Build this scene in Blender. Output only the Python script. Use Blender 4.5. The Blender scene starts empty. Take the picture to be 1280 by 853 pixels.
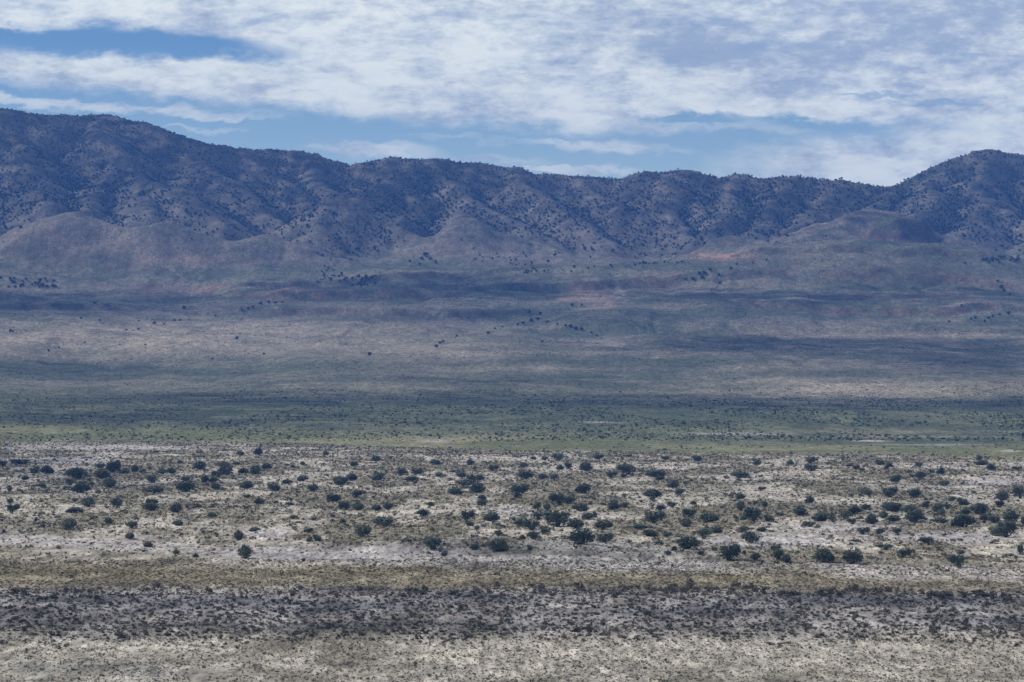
import bpy, math, time
import numpy as np
T0 = time.time()
rng = np.random.default_rng(7)
C = bpy.context.scene.collection
F = 3630.0; HC = 31.7; U0 = 640.0; V0 = 460.0

# ------------------------------------------------------------ scene, camera
sc = bpy.context.scene
sc.view_settings.view_transform = 'Standard'; sc.view_settings.look = 'None'
sc.view_settings.exposure = -0.12; sc.view_settings.gamma = 1.0
sc.view_settings.use_curve_mapping = False
sc.render.engine = 'CYCLES'
sc.cycles.max_bounces = 5; sc.cycles.diffuse_bounces = 2; sc.cycles.volume_bounces = 0
sc.cycles.transparent_max_bounces = 6
sc.cycles.use_denoising = True
sc.render.film_transparent = False
cam = bpy.data.cameras.new('camera'); co = bpy.data.objects.new('camera', cam); C.objects.link(co)
co.location = (0, 0, HC); co.rotation_euler = (math.radians(90), 0, 0)
cam.sensor_width = 36; cam.lens = F / 1280 * 36; cam.shift_y = (V0 - 426.5) / 1280
cam.clip_start = 1; cam.clip_end = 30000
sc.camera = co

SUN_DIR = np.array([-0.66, 0.16, 0.68]); SUN_DIR /= np.linalg.norm(SUN_DIR)
sun_el = math.asin(SUN_DIR[2]); sun_az = math.atan2(SUN_DIR[0], SUN_DIR[1])
sl = bpy.data.lights.new('sun', 'SUN'); sl.energy = 4.2; sl.angle = math.radians(0.55); sl.color = (1.0, 0.945, 0.86)
so = bpy.data.objects.new('sun', sl); C.objects.link(so)
from mathutils import Vector
so.rotation_euler = Vector(tuple(SUN_DIR)).to_track_quat('Z', 'Y').to_euler()
so.location = (0, 0, 3000)

# ------------------------------------------------------------ numpy noise
def _hash(ix, iy, seed):
    h = (ix.astype(np.int64) * 374761393 + iy.astype(np.int64) * 668265263 + seed * 1442695041) & 0xFFFFFFFF
    h = ((h ^ (h >> 13)) * 1274126177) & 0xFFFFFFFF
    return (h ^ (h >> 16)) & 0xFFFFFFFF
def gnoise(x, y, seed=0):
    x = np.asarray(x, float); y = np.asarray(y, float)
    ix = np.floor(x); iy = np.floor(y); fx = x - ix; fy = y - iy
    ux = fx * fx * fx * (fx * (fx * 6 - 15) + 10); uy = fy * fy * fy * (fy * (fy * 6 - 15) + 10)
    def g(dx, dy):
        a = _hash(ix + dx, iy + dy, seed) / 4294967296.0 * 2 * math.pi
        return np.cos(a) * (fx - dx) + np.sin(a) * (fy - dy)
    n0 = g(0, 0) * (1 - ux) + g(1, 0) * ux
    n1 = g(0, 1) * (1 - ux) + g(1, 1) * ux
    return (n0 * (1 - uy) + n1 * uy) * 1.5
def fbm(x, y, oct=4, seed=0, gain=0.5):
    s = 0.0; a = 1.0; f = 1.0
    for o in range(oct):
        s = s + a * gnoise(x * f, y * f, seed + o * 17); a *= gain; f *= 2.03
    return s
def ridged(x, y, oct=4, seed=0):
    s = 0.0; a = 1.0; f = 1.0
    for o in range(oct):
        s = s + a * (1 - np.abs(gnoise(x * f, y * f, seed + o * 31)) * 2.0); a *= 0.5; f *= 2.0
    return s / 1.9
def sstep(a, b, x):
    t = np.clip((x - a) / (b - a), 0, 1); return t * t * (3 - 2 * t)

# ------------------------------------------------------------ terrain
def W(u, v, Y):            # a point seen at (u, v) standing Y metres away
    return ((u - U0) / F * Y, Y, HC + (V0 - v) / F * Y)
CREST = [(-900,150,4150),(-500,120,4120),(-200,128,4100),(-60,130,4080),(0,135,4060),(40,140,4050),(90,143,4080),(125,141,4110),(160,150,4080),(190,155,4060),
 (230,172,4030),(262,180,4040),(300,183,4060),(345,187,4080),(385,190,4060),(410,197,4040),(436,207,4030),(465,199,4030),
 (510,195,4020),(545,196,4000),(590,202,4000),(640,208,3990),(670,216,3970),(720,219,3960),(775,221,3960),(810,214,3940),
 (850,211,3930),(880,217,3920),(895,222,3910),(925,218,3900),(952,224,3890),(980,219,3890),(1010,222,3900),(1050,225,3900),(1090,231,3890),
 (1117,234,3880),(1145,222,3890),(1180,205,3900),(1210,192,3910),(1235,186,3920),(1260,191,3920),(1290,194,3930),(1340,200,3950),(1450,190,3950),(1700,210,4000),(2200,190,4100)]
def _smooth(P, k=4):
    P = np.array(P, float); out = []
    for i in range(len(P) - 1):
        p0, p1, p2, p3 = P[max(i - 1, 0)], P[i], P[i + 1], P[min(i + 2, len(P) - 1)]
        for j in range(k):
            t = j / k; out.append(0.5 * (2 * p1 + (p2 - p0) * t + (2 * p0 - 5 * p1 + 4 * p2 - p3) * t * t + (3 * p1 - p0 - 3 * p2 + p3) * t ** 3))
    out.append(P[-1]); return [tuple(map(float, q)) for q in out]
CREST = _smooth(CREST)
SPURS = [
 [(-60,150,4040),(-70,200,3850),(-40,262,3560)],
 [(0,137,4050),(20,170,3950),(45,215,3780),(60,255,3600)],
 [(125,141,4100),(132,165,3990),(152,195,3900),(175,218,3800),(190,229,3730),(225,234,3680),(250,252,3600),(268,276,3530),(272,300,3460)],
 [(152,195,3900),(130,225,3800),(110,248,3680),(98,268,3560)],
 [(190,229,3730),(182,258,3600),(175,275,3530)],
 [(230,172,4030),(250,200,3950),(285,222,3880),(318,245,3810),(335,268,3740)],
 [(300,183,4060),(330,212,3970),(372,240,3870),(392,262,3790)],
 [(385,190,4060),(395,215,3970),(405,235,3900)],
 [(545,196,4000),(515,210,3930),(488,222,3840),(455,234,3740),(430,240,3650),(412,262,3570),(395,290,3480),(385,308,3430)],
 [(455,234,3740),(480,262,3650),(510,290,3560),(520,310,3480)],
 [(545,196,4000),(560,222,3900),(588,246,3780),(583,270,3640),(590,298,3520),(600,315,3460)],
 [(640,208,3990),(652,230,3890),(690,250,3780),(720,275,3660),(760,298,3560)],
 [(588,246,3780),(630,268,3680),(668,290,3580),(690,312,3480)],
 [(720,219,3960),(745,240,3880),(790,262,3780),(830,285,3680),(860,300,3600)],
 [(850,211,3930),(832,232,3850),(822,252,3780),(845,275,3690),(866,300,3580)],
 [(895,222,3910),(870,248,3820),(880,275,3720)],
 [(925,218,3900),(915,240,3820),(905,262,3740),(890,288,3620)],
 [(980,219,3890),(972,242,3810),(955,266,3730),(942,292,3600)],
 [(1050,225,3900),(1035,245,3830),(1005,268,3740),(975,292,3620)],
 [(1117,234,3880),(1100,250,3780),(1085,260,3680),(1030,280,3600),(975,300,3520)],
 [(1180,205,3900),(1168,232,3800),(1150,262,3680),(1135,284,3580)],
 [(1235,186,3920),(1222,215,3830),(1232,245,3740),(1215,275,3640),(1205,298,3540)],
 [(1290,194,3930),(1285,225,3840),(1300,260,3720),(1290,300,3560)],
 [(1450,190,3950),(1420,240,3800),(1400,290,3600)],
 [(1700,210,4000),(1650,260,3800),(1600,300,3600)],
 [(-300,130,4100),(-280,190,3900),(-250,260,3600)],
 [(-500,120,4100),(-520,190,3900),(-500,260,3600)],
]
BY = [-800,0,150,260,300,800,1200,1350,1500,1800,2100,2400,2700,3000,3300,3500,3700,4200,5200]
BZ = [60,30,10,0.4,0,0,0,0.8,4.8,13.3,28.8,46.9,70.4,99.5,136,158,168,170,170]
HILLS = [ # u, v_top, Y, rx, ry, power
 (1085,316,3230,215,180,3.0),(1120,289,3400,36,45,5.0),(84,271,3390,80,75,1.8),(211,281,3340,58,66,1.4),
 (348,287,3335,78,76,1.35),(905,296,3390,45,55,1.6),(1089,260,3570,115,100,1.8),(585,272,3540,75,85,1.8),
 (600,346,3180,190,90,4.0),(745,349,3140,40,70,2.2),(210,350,3200,70,45,2.5),(345,356,3170,45,40,2.5),(700,325,3380,90,70,2.5),
 (930,424,2520,120,70,2.5),(1200,430,2480,110,90,2.2),(1190,300,3400,60,50,2.5)]
def seg_field(P, X, Y, slope, rad):
    out = np.full(X.shape, -1e9)
    for (x0, y0, z0), (x1, y1, z1) in zip(P[:-1], P[1:]):
        dx, dy = x1 - x0, y1 - y0; L2 = dx * dx + dy * dy + 1e-9
        t = np.clip(((X - x0) * dx + (Y - y0) * dy) / L2, 0, 1)
        d = np.hypot(X - x0 - t * dx, Y - y0 - t * dy)
        out = np.maximum(out, z0 + t * (z1 - z0) - slope * (np.sqrt(d * d + rad * rad) - rad))
    return out
def smax(a, b, k):
    h = np.clip(0.5 + 0.5 * (a - b) / k, 0, 1)
    return b * (1 - h) + a * h + k * h * (1 - h)
def base_h(X, Y):
    z = np.interp(Y, BY, BZ)
    return z
def bank_Y(X, Y):
    u = np.interp(X / np.maximum(Y, 100) * F + U0, [-400,0,430,840,1060,1280,1700], [0,1,2,3,4,5,6])
    return np.interp(u, [0,1,2,3,4,5,6], [585,556,506,482,472,458,440])
def bank2_Y(X, Y):
    return 330 + 6 * gnoise(X / 60.0, X * 0 + 3.3, 5)
MASK_M = None
HAMP = []
def hill_shape(k, X, Y, warp=True):
    u, v, y0, rx, ry, p = HILLS[k]
    x0, _, z0 = W(u, v, y0)
    if warp:
        X = X + 12 * gnoise(X / 60, Y / 60, 71); Y = Y + 12 * gnoise(X / 60, Y / 60, 72)
    return np.exp(-np.power(np.sqrt(((X - x0) / rx) ** 2 + ((Y - y0) / ry) ** 2), p) * 0.9)
for _k, (u_, v_, y0_, rx_, ry_, p_) in enumerate(HILLS):
    _x, _y, _z = W(u_, v_, y0_)
    _cur = float(np.interp(y0_, BY, BZ)) + sum(a * float(hill_shape(j, np.array(_x), np.array(float(y0_)), False)) for j, a in enumerate(HAMP))
    HAMP.append(max(_z - _cur, 3.0))
def height(X, Y, want_mask=False):
    X = np.asarray(X, float); Y = np.asarray(Y, float)
    b = base_h(X, Y)
    far = sstep(1500, 2400, Y)
    fan = fbm(X / 420, Y / 700, 4, 3) * 9 * far + fbm(X / 90, Y / 420, 3, 9) * 3.5 * far
    b = b + fan
    # low washes running down the fan
    b = b - far * 2.5 * np.clip(ridged(X / 150 + 0.3 * gnoise(X / 200, Y / 200, 8), Y / 900, 2, 44) - 0.62, 0, 1) * 6
    # low benches
    for (yy, amp, wv, sd) in ((2330, 3.5, 30, 61), (2620, 4.0, 22, 62), (2860, 7.0, 9, 63), (3020, 9.0, 7, 64), (3170, 6.0, 7, 65)):
        edge = yy + 90 * gnoise(X / 330, Y * 0 + 1.7, sd) + 22 * gnoise(X / 55, Y * 0 + 2.7, sd + 3)
        b = b + amp * (sstep(-wv, wv, Y - edge) - sstep(0, 320, Y - edge)) * sstep(-0.3, 0.3, gnoise(X / 260 + 5, Y * 0, sd + 7) + 0.1)
    h = b.copy()
    for k, a in enumerate(HAMP):
        h = h + a * hill_shape(k, X, Y)
    mt = seg_field([W(*p) for p in CREST], X, Y, 0.74, 18)
    wxx = X + 12 * fbm(X / 85, Y / 85, 3, 81); wyy = Y + 12 * fbm(X / 85, Y / 85, 3, 82)
    for sp in SPURS:
        P = [W(*p) for p in sp]
        mt = smax(mt, seg_field(P, wxx, wyy, 0.62, 11), 3.0)
    up = sstep(-6, 30, mt - h)
    hm = smax(mt, h, 9.0)
    above = np.clip((hm - h) / 60.0, 0, 1)
    # gullies on the slopes
    crest_keep = 1 - np.exp(-np.square(np.clip(mt - seg_field([W(*p) for p in CREST], X, Y, 0, 1), -200, 0) / 22.0))
    gx = X / 58 + 0.5 * fbm(X / 120, Y / 120, 2, 21)
    g = ridged(gx, Y / 150, 3, 25) - 0.75
    g2 = ridged(X / 20 + 0.4 * fbm(X / 50, Y / 50, 2, 26), Y / 60, 2, 29) - 0.7
    hm = hm + above * (0.04 + 0.96 * crest_keep) * (g * 5.0 + g2 * 0.9) + above * fbm(X / 22, Y / 22, 2, 33) * 0.7
    # skirts of the foothills: soft runnels
    sk = sstep(2900, 3350, Y) * (1 - above)
    hm = hm + sk * (ridged(X / 34, Y / 170, 3, 37) - 0.7) * 2.2
    # small relief of the flat
    flat = sstep(280, 330, Y) * (1 - sstep(1700, 2300, Y))
    zone = sstep(430, 480, Y) * (1 - sstep(1080, 1180, Y))
    hm = hm + flat * (fbm(X / 45, Y / 60, 3, 51) * 0.10 + zone * (np.maximum(fbm(X / 16, Y / 26, 3, 53), -0.1) * 0.38))
    by = bank_Y(X, Y)
    hm = hm + (sstep(-2.5, 1.5, Y - by) * (1 - sstep(40, 220, Y - by))) * (0.5 + 0.45 * gnoise(X / 20, Y * 0, 55))
    hm = hm + sstep(-4, 3, Y - 343) * (1 - sstep(20, 70, Y - 343)) * 0.5 * (1 + gnoise(X / 18, Y * 0, 57))
    hm = hm + flat * sstep(335, 345, Y) * (1 - sstep(415, 430, Y)) * fbm(X / 7, Y / 9, 2, 58) * 0.25
    if want_mask:
        return hm, above
    return hm

# one sheet: rows by distance, columns fanning out with it
rows = []
y = -900.0
while y < 200: rows.append(y); y += 60
y = 230.0
while y < 4160:
    rows.append(y); y += float(np.clip(y * y / 95000.0, 1.3, 4.2))
while y < 5400: rows.append(y); y += 45
rows = np.array(rows)
NC = 620
s_in = np.linspace(-1, 1, NC)
tail = np.cumsum(np.geomspace(0.01, 0.9, 22))
cols = np.concatenate([-(1 + tail)[::-1], s_in, 1 + tail])
halfw = 0.195 * np.maximum(rows, 700)
Yg = np.repeat(rows[:, None], len(cols), 1)
Xg = cols[None, :] * halfw[:, None]
Zg, ABg = height(Xg, Yg, True)
print('terrain', Zg.shape, time.time() - T0)

def gzs(X, Y):   # bilinear look-up of the built sheet (objects stand on the mesh itself)
    X = np.atleast_1d(np.asarray(X, float)); Y = np.atleast_1d(np.asarray(Y, float))
    j = np.clip(np.searchsorted(rows, Y) - 1, 0, len(rows) - 2); ty = (Y - rows[j]) / (rows[j + 1] - rows[j])
    def at(jj):
        s = X / halfw[jj]; i = np.clip(np.searchsorted(cols, s) - 1, 0, len(cols) - 2)
        tx = np.clip((s - cols[i]) / (cols[i + 1] - cols[i]), 0, 1)
        return Zg[jj, i] * (1 - tx) + Zg[jj, i + 1] * tx
    return at(j) * (1 - ty) + at(j + 1) * ty
def hit(u, v, y_lo=240, y_hi=4150):
    """ground point that shows at (u, v)"""
    u = np.atleast_1d(np.asarray(u, float)); v = np.atleast_1d(np.asarray(v, float))
    ys = np.concatenate([np.arange(y_lo, 1400, 1.5), np.arange(1400, y_hi, 4.0)]); oy = np.full(u.shape, np.nan)
    for k in range(0, len(u), 400):
        uu = u[k:k+400, None]; vv = v[k:k+400, None]
        YY = np.broadcast_to(ys[None], (uu.shape[0], len(ys)))
        z = gzs(((uu - U0) / F * YY).ravel(), YY.ravel()).reshape(YY.shape)
        below = z >= HC + (V0 - vv) / F * YY
        f = below.argmax(1); ok = below.any(1)
        oy[k:k+400] = np.where(ok, ys[f], np.nan)
    x = (u - U0) / F * oy
    return x, oy, np.where(np.isnan(oy), np.nan, gzs(x, np.nan_to_num(oy, nan=500.0)))
def proj(X, Y, Z):
    Y = np.maximum(Y, 50); return X / Y * F + U0, V0 - (Z - HC) / Y * F
# sky-line of what stands nearer: hides points behind
def visible_mask(X, Y, Z, lift=2.0):
    """which points are not hidden by nearer ground"""
    u, v = proj(X, Y, Z + lift)
    t = np.linspace(0.55, 0.995, 60)
    vis = np.ones(len(X), bool)
    for k in t:
        zz = gzs(X * k, Y * k); ray = HC + (Z + lift - HC) * k
        vis &= zz < ray + 0.3
    return vis

# ------------------------------------------------------------ soil colours
def lerp(a, b, t): return a + (b - a) * t[..., None]
def soil(X, Y, Z, AB):
    u, v = proj(X, Y, Z)
    c = np.empty(X.shape + (3,)); c[:] = (0.36, 0.325, 0.29)
    n1 = fbm(X / 26, Y / 75, 4, 101); n2 = fbm(X / 7, Y / 20, 3, 103); n3 = fbm(X / 120, Y / 160, 3, 105)
    col = lambda *t: np.array(t)
    # the pale flat: bare sand and thinly grown soil
    bare = sstep(-0.15, 0.35, n1 + 0.35 * n2)
    flatc = lerp(np.broadcast_to(col(0.235, 0.21, 0.155), c.shape), np.broadcast_to(col(0.43, 0.385, 0.315), c.shape), bare)
    c = flatc
    # front: pale flats before the dark belt
    front = 1 - sstep(338, 350, Y + 5 * n1)
    fr = lerp(np.broadcast_to(col(0.245, 0.22, 0.17), c.shape), np.broadcast_to(col(0.42, 0.38, 0.31), c.shape), sstep(-0.5, 0.35, n1 + 0.5 * n2 + 0.3 * sstep(305, 325, Y)))
    c = lerp(c, fr, front)
    belt = sstep(338, 350, Y + 5 * n1) * (1 - sstep(405, 425, Y + 12 * n3))
    c = lerp(c, lerp(np.broadcast_to(col(0.23, 0.205, 0.18), c.shape), np.broadcast_to(col(0.36, 0.325, 0.29), c.shape), sstep(-.4, .4, n2 + n1)), belt)
    tan = sstep(405, 425, Y + 12 * n3) * (1 - sstep(438, 470, Y + 26 * n3 + 8 * n1 + (u - 640) * 0.03))
    c = lerp(c, lerp(np.broadcast_to(col(0.195, 0.165, 0.105), c.shape), np.broadcast_to(col(0.265, 0.23, 0.155), c.shape), sstep(-.3, .4, n2)), tan)
    by = bank_Y(X, Y)
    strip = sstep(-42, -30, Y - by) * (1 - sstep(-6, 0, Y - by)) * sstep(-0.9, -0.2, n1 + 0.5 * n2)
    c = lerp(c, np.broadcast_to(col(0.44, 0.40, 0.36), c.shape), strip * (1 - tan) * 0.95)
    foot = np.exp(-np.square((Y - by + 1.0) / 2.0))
    c = lerp(c, np.broadcast_to(col(0.13, 0.115, 0.09), c.shape), foot * 0.6)  # shadow line below the bank edge, painted into the soil
    # bare sand banks
    for (pu, pv, ru, rv) in ((970, 676, 95, 9), (1180, 672, 90, 7), (330, 667, 28, 6), (1050, 660, 70, 6), (150, 560, 120, 3), (70, 575, 60, 3), (1240, 603, 40, 4), (500, 690, 90, 6), (640, 640, 50, 5)):
        m = np.exp(-np.power(((u - pu) / ru) ** 2 + ((v - pv) / rv) ** 2, 1.5)) 
        c = lerp(c, np.broadcast_to(col(0.44, 0.40, 0.37), c.shape), np.clip(m * 1.3 + 0.5 * n2 * m, 0, 1))
    # green strip beyond, then the darker brush plain
    gs = sstep(-30, 30, Y - np.interp(u, [0, 320, 640, 1280], [1235, 1225, 1105, 1030]) + 30 * n1 + 30 * n3 + 14 * n2)
    c = lerp(c, lerp(np.broadcast_to(col(0.14, 0.15, 0.072), c.shape), np.broadcast_to(col(0.225, 0.215, 0.115), c.shape), sstep(-.3, .5, n3 + .5 * n1)), gs)
    ds = sstep(-40, 50, Y - np.interp(u, [0, 400, 640, 900, 1280], [1430, 1370, 1360, 1215, 1160]) + 50 * n3)
    c = lerp(c, lerp(np.broadcast_to(col(0.085, 0.10, 0.06), c.shape), np.broadcast_to(col(0.13, 0.142, 0.08), c.shape), sstep(-.4, .4, n1 + n3)), ds)
    # bajada
    f1 = sstep(1750, 2000, Y)
    n4 = fbm(X / 200, Y / 110, 4, 111); n5 = fbm(X / 45, Y / 70, 4, 113)
    fanc = lerp(np.broadcast_to(col(0.09, 0.104, 0.074), c.shape), np.broadcast_to(col(0.18, 0.168, 0.128), c.shape), sstep(-0.45, 0.55, n4 + 0.55 * n5))
    c = lerp(c, fanc, f1)
    # washes: pale sandy threads
    ws = np.clip(ridged(X / 150 + 0.3 * gnoise(X / 200, Y / 200, 8), Y / 900, 2, 44) - 0.80, 0, 1) * 7
    th = np.clip(1 - np.abs(gnoise(X / 70 + gnoise(X / 60, Y / 90, 117), Y / 100 + 3, 119)) * 16, 0, 1) * sstep(0, .3, gnoise(X / 160, Y / 160, 121))
    c = lerp(c, np.broadcast_to(col(0.30, 0.255, 0.205), c.shape), np.clip(ws * 0.35 + th * 0.55, 0, 0.8) * f1)
    # grassy, red or rocky grounds; also cloud shade and sunlit patches painted as colour
    def patch(pu, pv, ru, rv, colour, k, p=1.0, warp=0.7):
        nonlocal c
        d = ((u + 25 * n5 * warp - pu) / ru) ** 2 + ((v + 5 * n5 * warp - pv) / rv) ** 2
        m = np.clip(np.exp(-np.power(d, p)) * k * (1 + 0.5 * n5), 0, 1) * (Y > 1050)
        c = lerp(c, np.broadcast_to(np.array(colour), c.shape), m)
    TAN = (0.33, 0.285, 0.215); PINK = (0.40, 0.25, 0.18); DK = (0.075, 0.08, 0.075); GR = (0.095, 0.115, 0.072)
    patch(150, 425, 260, 22, TAN, .95); patch(470, 432, 170, 12, TAN, .7); patch(340, 410, 140, 10, TAN, .65); patch(760, 428, 45, 5, (0.34, .28, .23), .9)  # bright tan on the left fan also paints sunlit ground
    patch(580, 443, 40, 4, TAN, .6); patch(420, 486, 110, 7, TAN, .25); patch(1080, 487, 190, 14, TAN, .85); patch(1100, 420, 200, 3.5, (0.33, .27, .2), .7, 1.5, .3)
    patch(560, 462, 60, 5, TAN, .4); patch(700, 462, 60, 4, TAN, .35)
    patch(60, 460, 110, 9, GR, .7); patch(380, 462, 240, 10, GR, .5); patch(640, 476, 220, 8, GR, .4)
    patch(990, 432, 180, 9, DK, .55); patch(1220, 455, 110, 16, DK, .5); patch(620, 500, 500, 6, DK, .4, 2); patch(1100, 505, 240, 5, DK, .5, 2)  # dark bands stand for cloud shade, put into the ground colour
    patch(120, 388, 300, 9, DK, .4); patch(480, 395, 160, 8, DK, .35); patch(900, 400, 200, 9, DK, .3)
    patch(540, 362, 170, 13, DK, .55, 1.6); patch(100, 372, 170, 7, DK, .4)  # shaded terrace face, painted dark
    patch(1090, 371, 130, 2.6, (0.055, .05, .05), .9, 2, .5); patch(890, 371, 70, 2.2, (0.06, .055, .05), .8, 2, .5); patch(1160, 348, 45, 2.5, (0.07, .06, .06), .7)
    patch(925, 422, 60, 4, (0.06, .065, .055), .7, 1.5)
    patch(240, 324, 38, 5, PINK, .85); patch(905, 321, 38, 5, PINK, .9); patch(355, 363, 22, 5, PINK, .8); patch(255, 362, 22, 5, PINK, .7)
    patch(180, 362, 50, 7, (0.13, .095, .09), .7); patch(742, 372, 30, 15, (0.31, .235, .185), 1.0); patch(777, 366, 3, 9, (0.5, .45, .42), .8)
    patch(680, 302, 20, 6, (0.26, .2, .16), .6); patch(1240, 350, 40, 14, (0.24, .19, .15), .4); patch(1200, 380, 60, 7, TAN, .3)
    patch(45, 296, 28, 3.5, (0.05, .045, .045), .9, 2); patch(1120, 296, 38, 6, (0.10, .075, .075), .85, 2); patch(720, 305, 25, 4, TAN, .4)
    patch(90, 285, 70, 18, (0.20, .17, .14), .5); patch(150, 330, 120, 12, (0.19, .16, .13), .4); patch(345, 315, 70, 16, (0.20, .17, .14), .6); patch(600, 318, 90, 10, (0.19, .17, .13), .5)
    patch(480, 330, 80, 12, GR, .4); patch(300, 345, 120, 8, GR, .45); patch(1060, 335, 150, 16, (0.125, .122, .095), .5); patch(640, 333, 130, 6, GR, .5)
    patch(752, 528, 20, 1.2, (0.38, .35, .31), .8, 2, .4); patch(1090, 551.5, 24, 0.9, (0.46, .44, .42), .9, 2, .2)
    patch(1170, 556, 70, 1.0, (0.36, .34, .31), .7, 2, .25); patch(930, 543, 70, 1.5, (0.42, .38, .33), .6, 2, .2); patch(1130, 546, 100, 1.5, (0.30, .26, .2), .6, 2, .2); patch(1262, 564, 12, 1.4, (0.45, .43, .40), .8, 2, .3)
    patch(545, 552, 22, 2.4, (0.42, .38, .33), .6, 2, .3); patch(1050, 540, 260, 2.5, (0.22, .21, .14), .5, 2, .2); patch(860, 537, 80, 4, (0.14, .17, .07), .6, 1, .2)
    # mountain rock and thin soil
    mcol = lerp(np.broadcast_to(col(0.09, 0.084, 0.068), c.shape), np.broadcast_to(col(0.175, 0.155, 0.128), c.shape), sstep(-.5, .5, fbm(X / 60, Y / 60, 4, 131)))
    hs = sum(hill_shape(j, X, Y) for j in (2, 3, 4, 5, 6, 7, 12, 15))
    c = lerp(c, lerp(np.broadcast_to(col(0.14, 0.13, 0.105), c.shape), np.broadcast_to(col(0.20, 0.175, 0.142), c.shape), sstep(-.6, .6, n5 + n4)), sstep(.12, .5, hs) * 0.7)
    c = lerp(c, mcol, sstep(0.02, 0.3, AB) * 0.85)
    return np.clip(c, 0.01, 0.9)

def attr_color(me, cols_, domain='POINT'):
    a = me.color_attributes.new('col', 'FLOAT_COLOR', domain)
    buf = np.ones((len(cols_), 4), np.float32); buf[:, :3] = cols_
    a.data.foreach_set('color', buf.ravel())
def mesh_np(name, V, Fc, nper, smooth=False, cols_=None, mat=None):
    me = bpy.data.meshes.new(name)
    V = np.asarray(V, np.float32).reshape(-1, 3); Fc = np.asarray(Fc, np.int32).reshape(-1)
    nf = len(Fc) // nper
    me.vertices.add(len(V)); me.vertices.foreach_set('co', V.ravel())
    me.loops.add(len(Fc)); me.loops.foreach_set('vertex_index', Fc)
    me.polygons.add(nf); me.polygons.foreach_set('loop_start', np.arange(0, len(Fc), nper, dtype=np.int32))
    me.polygons.foreach_set('use_smooth', np.full(nf, smooth))
    me.update(calc_edges=True)
    if cols_ is not None: attr_color(me, cols_)
    if mat: me.materials.append(mat)
    return me

# ------------------------------------------------------------ materials
def new_mat(name):
    m = bpy.data.materials.new(name); m.use_nodes = True
    nt = m.node_tree; b = nt.nodes['Principled BSDF']
    b.inputs['Roughness'].default_value = 0.95; b.inputs['Specular IOR Level'].default_value = 0.08
    return m, nt, b
def ground_mat():
    m, nt, b = new_mat('desert_soil')
    N = nt.nodes; L = nt.links
    at = N.new('ShaderNodeAttribute'); at.attribute_name = 'col'
    geo = N.new('ShaderNodeNewGeometry')
    def noise(scale, sx, sy, det=4, rough=0.6):
        mp = N.new('ShaderNodeMapping'); mp.inputs['Scale'].default_value = (sx, sy, 1)
        L.new(geo.outputs['Position'], mp.inputs['Vector'])
        n = N.new('ShaderNodeTexNoise'); n.inputs['Scale'].default_value = scale; n.inputs['Detail'].default_value = det; n.inputs['Roughness'].default_value = rough
        L.new(mp.outputs[0], n.inputs['Vector']); return n
    def mapr(src, a, b_, c, d):
        r = N.new('ShaderNodeMapRange'); r.inputs[1].default_value = a; r.inputs[2].default_value = b_; r.inputs[3].default_value = c; r.inputs[4].default_value = d
        L.new(src, r.inputs[0]); return r.outputs[0]
    def mul(a, b_):
        x = N.new('ShaderNodeMath'); x.operation = 'MULTIPLY'; L.new(a, x.inputs[0]); L.new(b_, x.inputs[1]); return x.outputs[0]
    a = mapr(noise(1.1, 1, 0.16, 4, 0.75).outputs[0], 0.36, 0.64, 0.55, 1.45)      # near-scale grain
    f = mapr(noise(0.06, 1, 0.35, 6, 0.75).outputs[0], 0.36, 0.64, 0.84, 1.16)     # broad blotches
    g = mapr(noise(0.13, 1, 0.4, 4, 0.65).outputs[0], 0.36, 0.64, 0.82, 1.19)
    tot = mul(mul(mul(a, f), g), mapr(noise(0.33, 1, 0.25, 3).outputs[0], 0.36, 0.64, 0.75, 1.25))
    mx = N.new('ShaderNodeVectorMath'); mx.operation = 'SCALE'
    L.new(at.outputs['Color'], mx.inputs[0]); L.new(tot, mx.inputs['Scale'])
    L.new(mx.outputs[0], b.inputs['Base Color'])
    return m
def attr_mat(name, rough=0.9, trans=0.0):
    m, nt, b = new_mat(name)
    at = nt.nodes.new('ShaderNodeAttribute'); at.attribute_name = 'col'
    nt.links.new(at.outputs['Color'], b.inputs['Base Color'])
    return m
def leaf_mat(name, c1, c2, scale=0.9):
    """clumps of lighter and darker foliage; a little different on every plant"""
    m, nt, b = new_mat(name); N = nt.nodes; L = nt.links
    oi = N.new('ShaderNodeObjectInfo'); tc = N.new('ShaderNodeTexCoord')
    n = N.new('ShaderNodeTexNoise'); n.inputs['Scale'].default_value = scale; n.inputs['Detail'].default_value = 2
    L.new(tc.outputs['Object'], n.inputs['Vector'])
    ad = N.new('ShaderNodeMath'); ad.operation = 'MULTIPLY_ADD'; ad.inputs[1].default_value = 0.55; L.new(oi.outputs['Random'], ad.inputs[0])
    mr = N.new('ShaderNodeMapRange'); mr.inputs[1].default_value = 0.35; mr.inputs[2].default_value = 0.65; mr.inputs[3].default_value = -0.1; mr.inputs[4].default_value = 0.6
    L.new(n.outputs[0], mr.inputs[0]); L.new(mr.outputs[0], ad.inputs[2])
    cr = N.new('ShaderNodeValToRGB'); cr.color_ramp.elements[0].color = (*c1, 1); cr.color_ramp.elements[1].color = (*c2, 1)
    L.new(ad.outputs[0], cr.inputs[0]); L.new(cr.outputs[0], b.inputs['Base Color'])
    return m
M_GROUND = ground_mat()
M_SHRUB = leaf_mat('shrub_leaves', (0.060, 0.082, 0.070), (0.175, 0.205, 0.155))
M_PALE = leaf_mat('pale_shrub_leaves', (0.075, 0.095, 0.07), (0.18, 0.20, 0.14))
M_LOW = leaf_mat('low_shrub_leaves', (0.09, 0.087, 0.076), (0.18, 0.17, 0.14), 2.0)
M_JUN = leaf_mat('juniper_needles', (0.03, 0.045, 0.032), (0.065, 0.085, 0.05))
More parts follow.
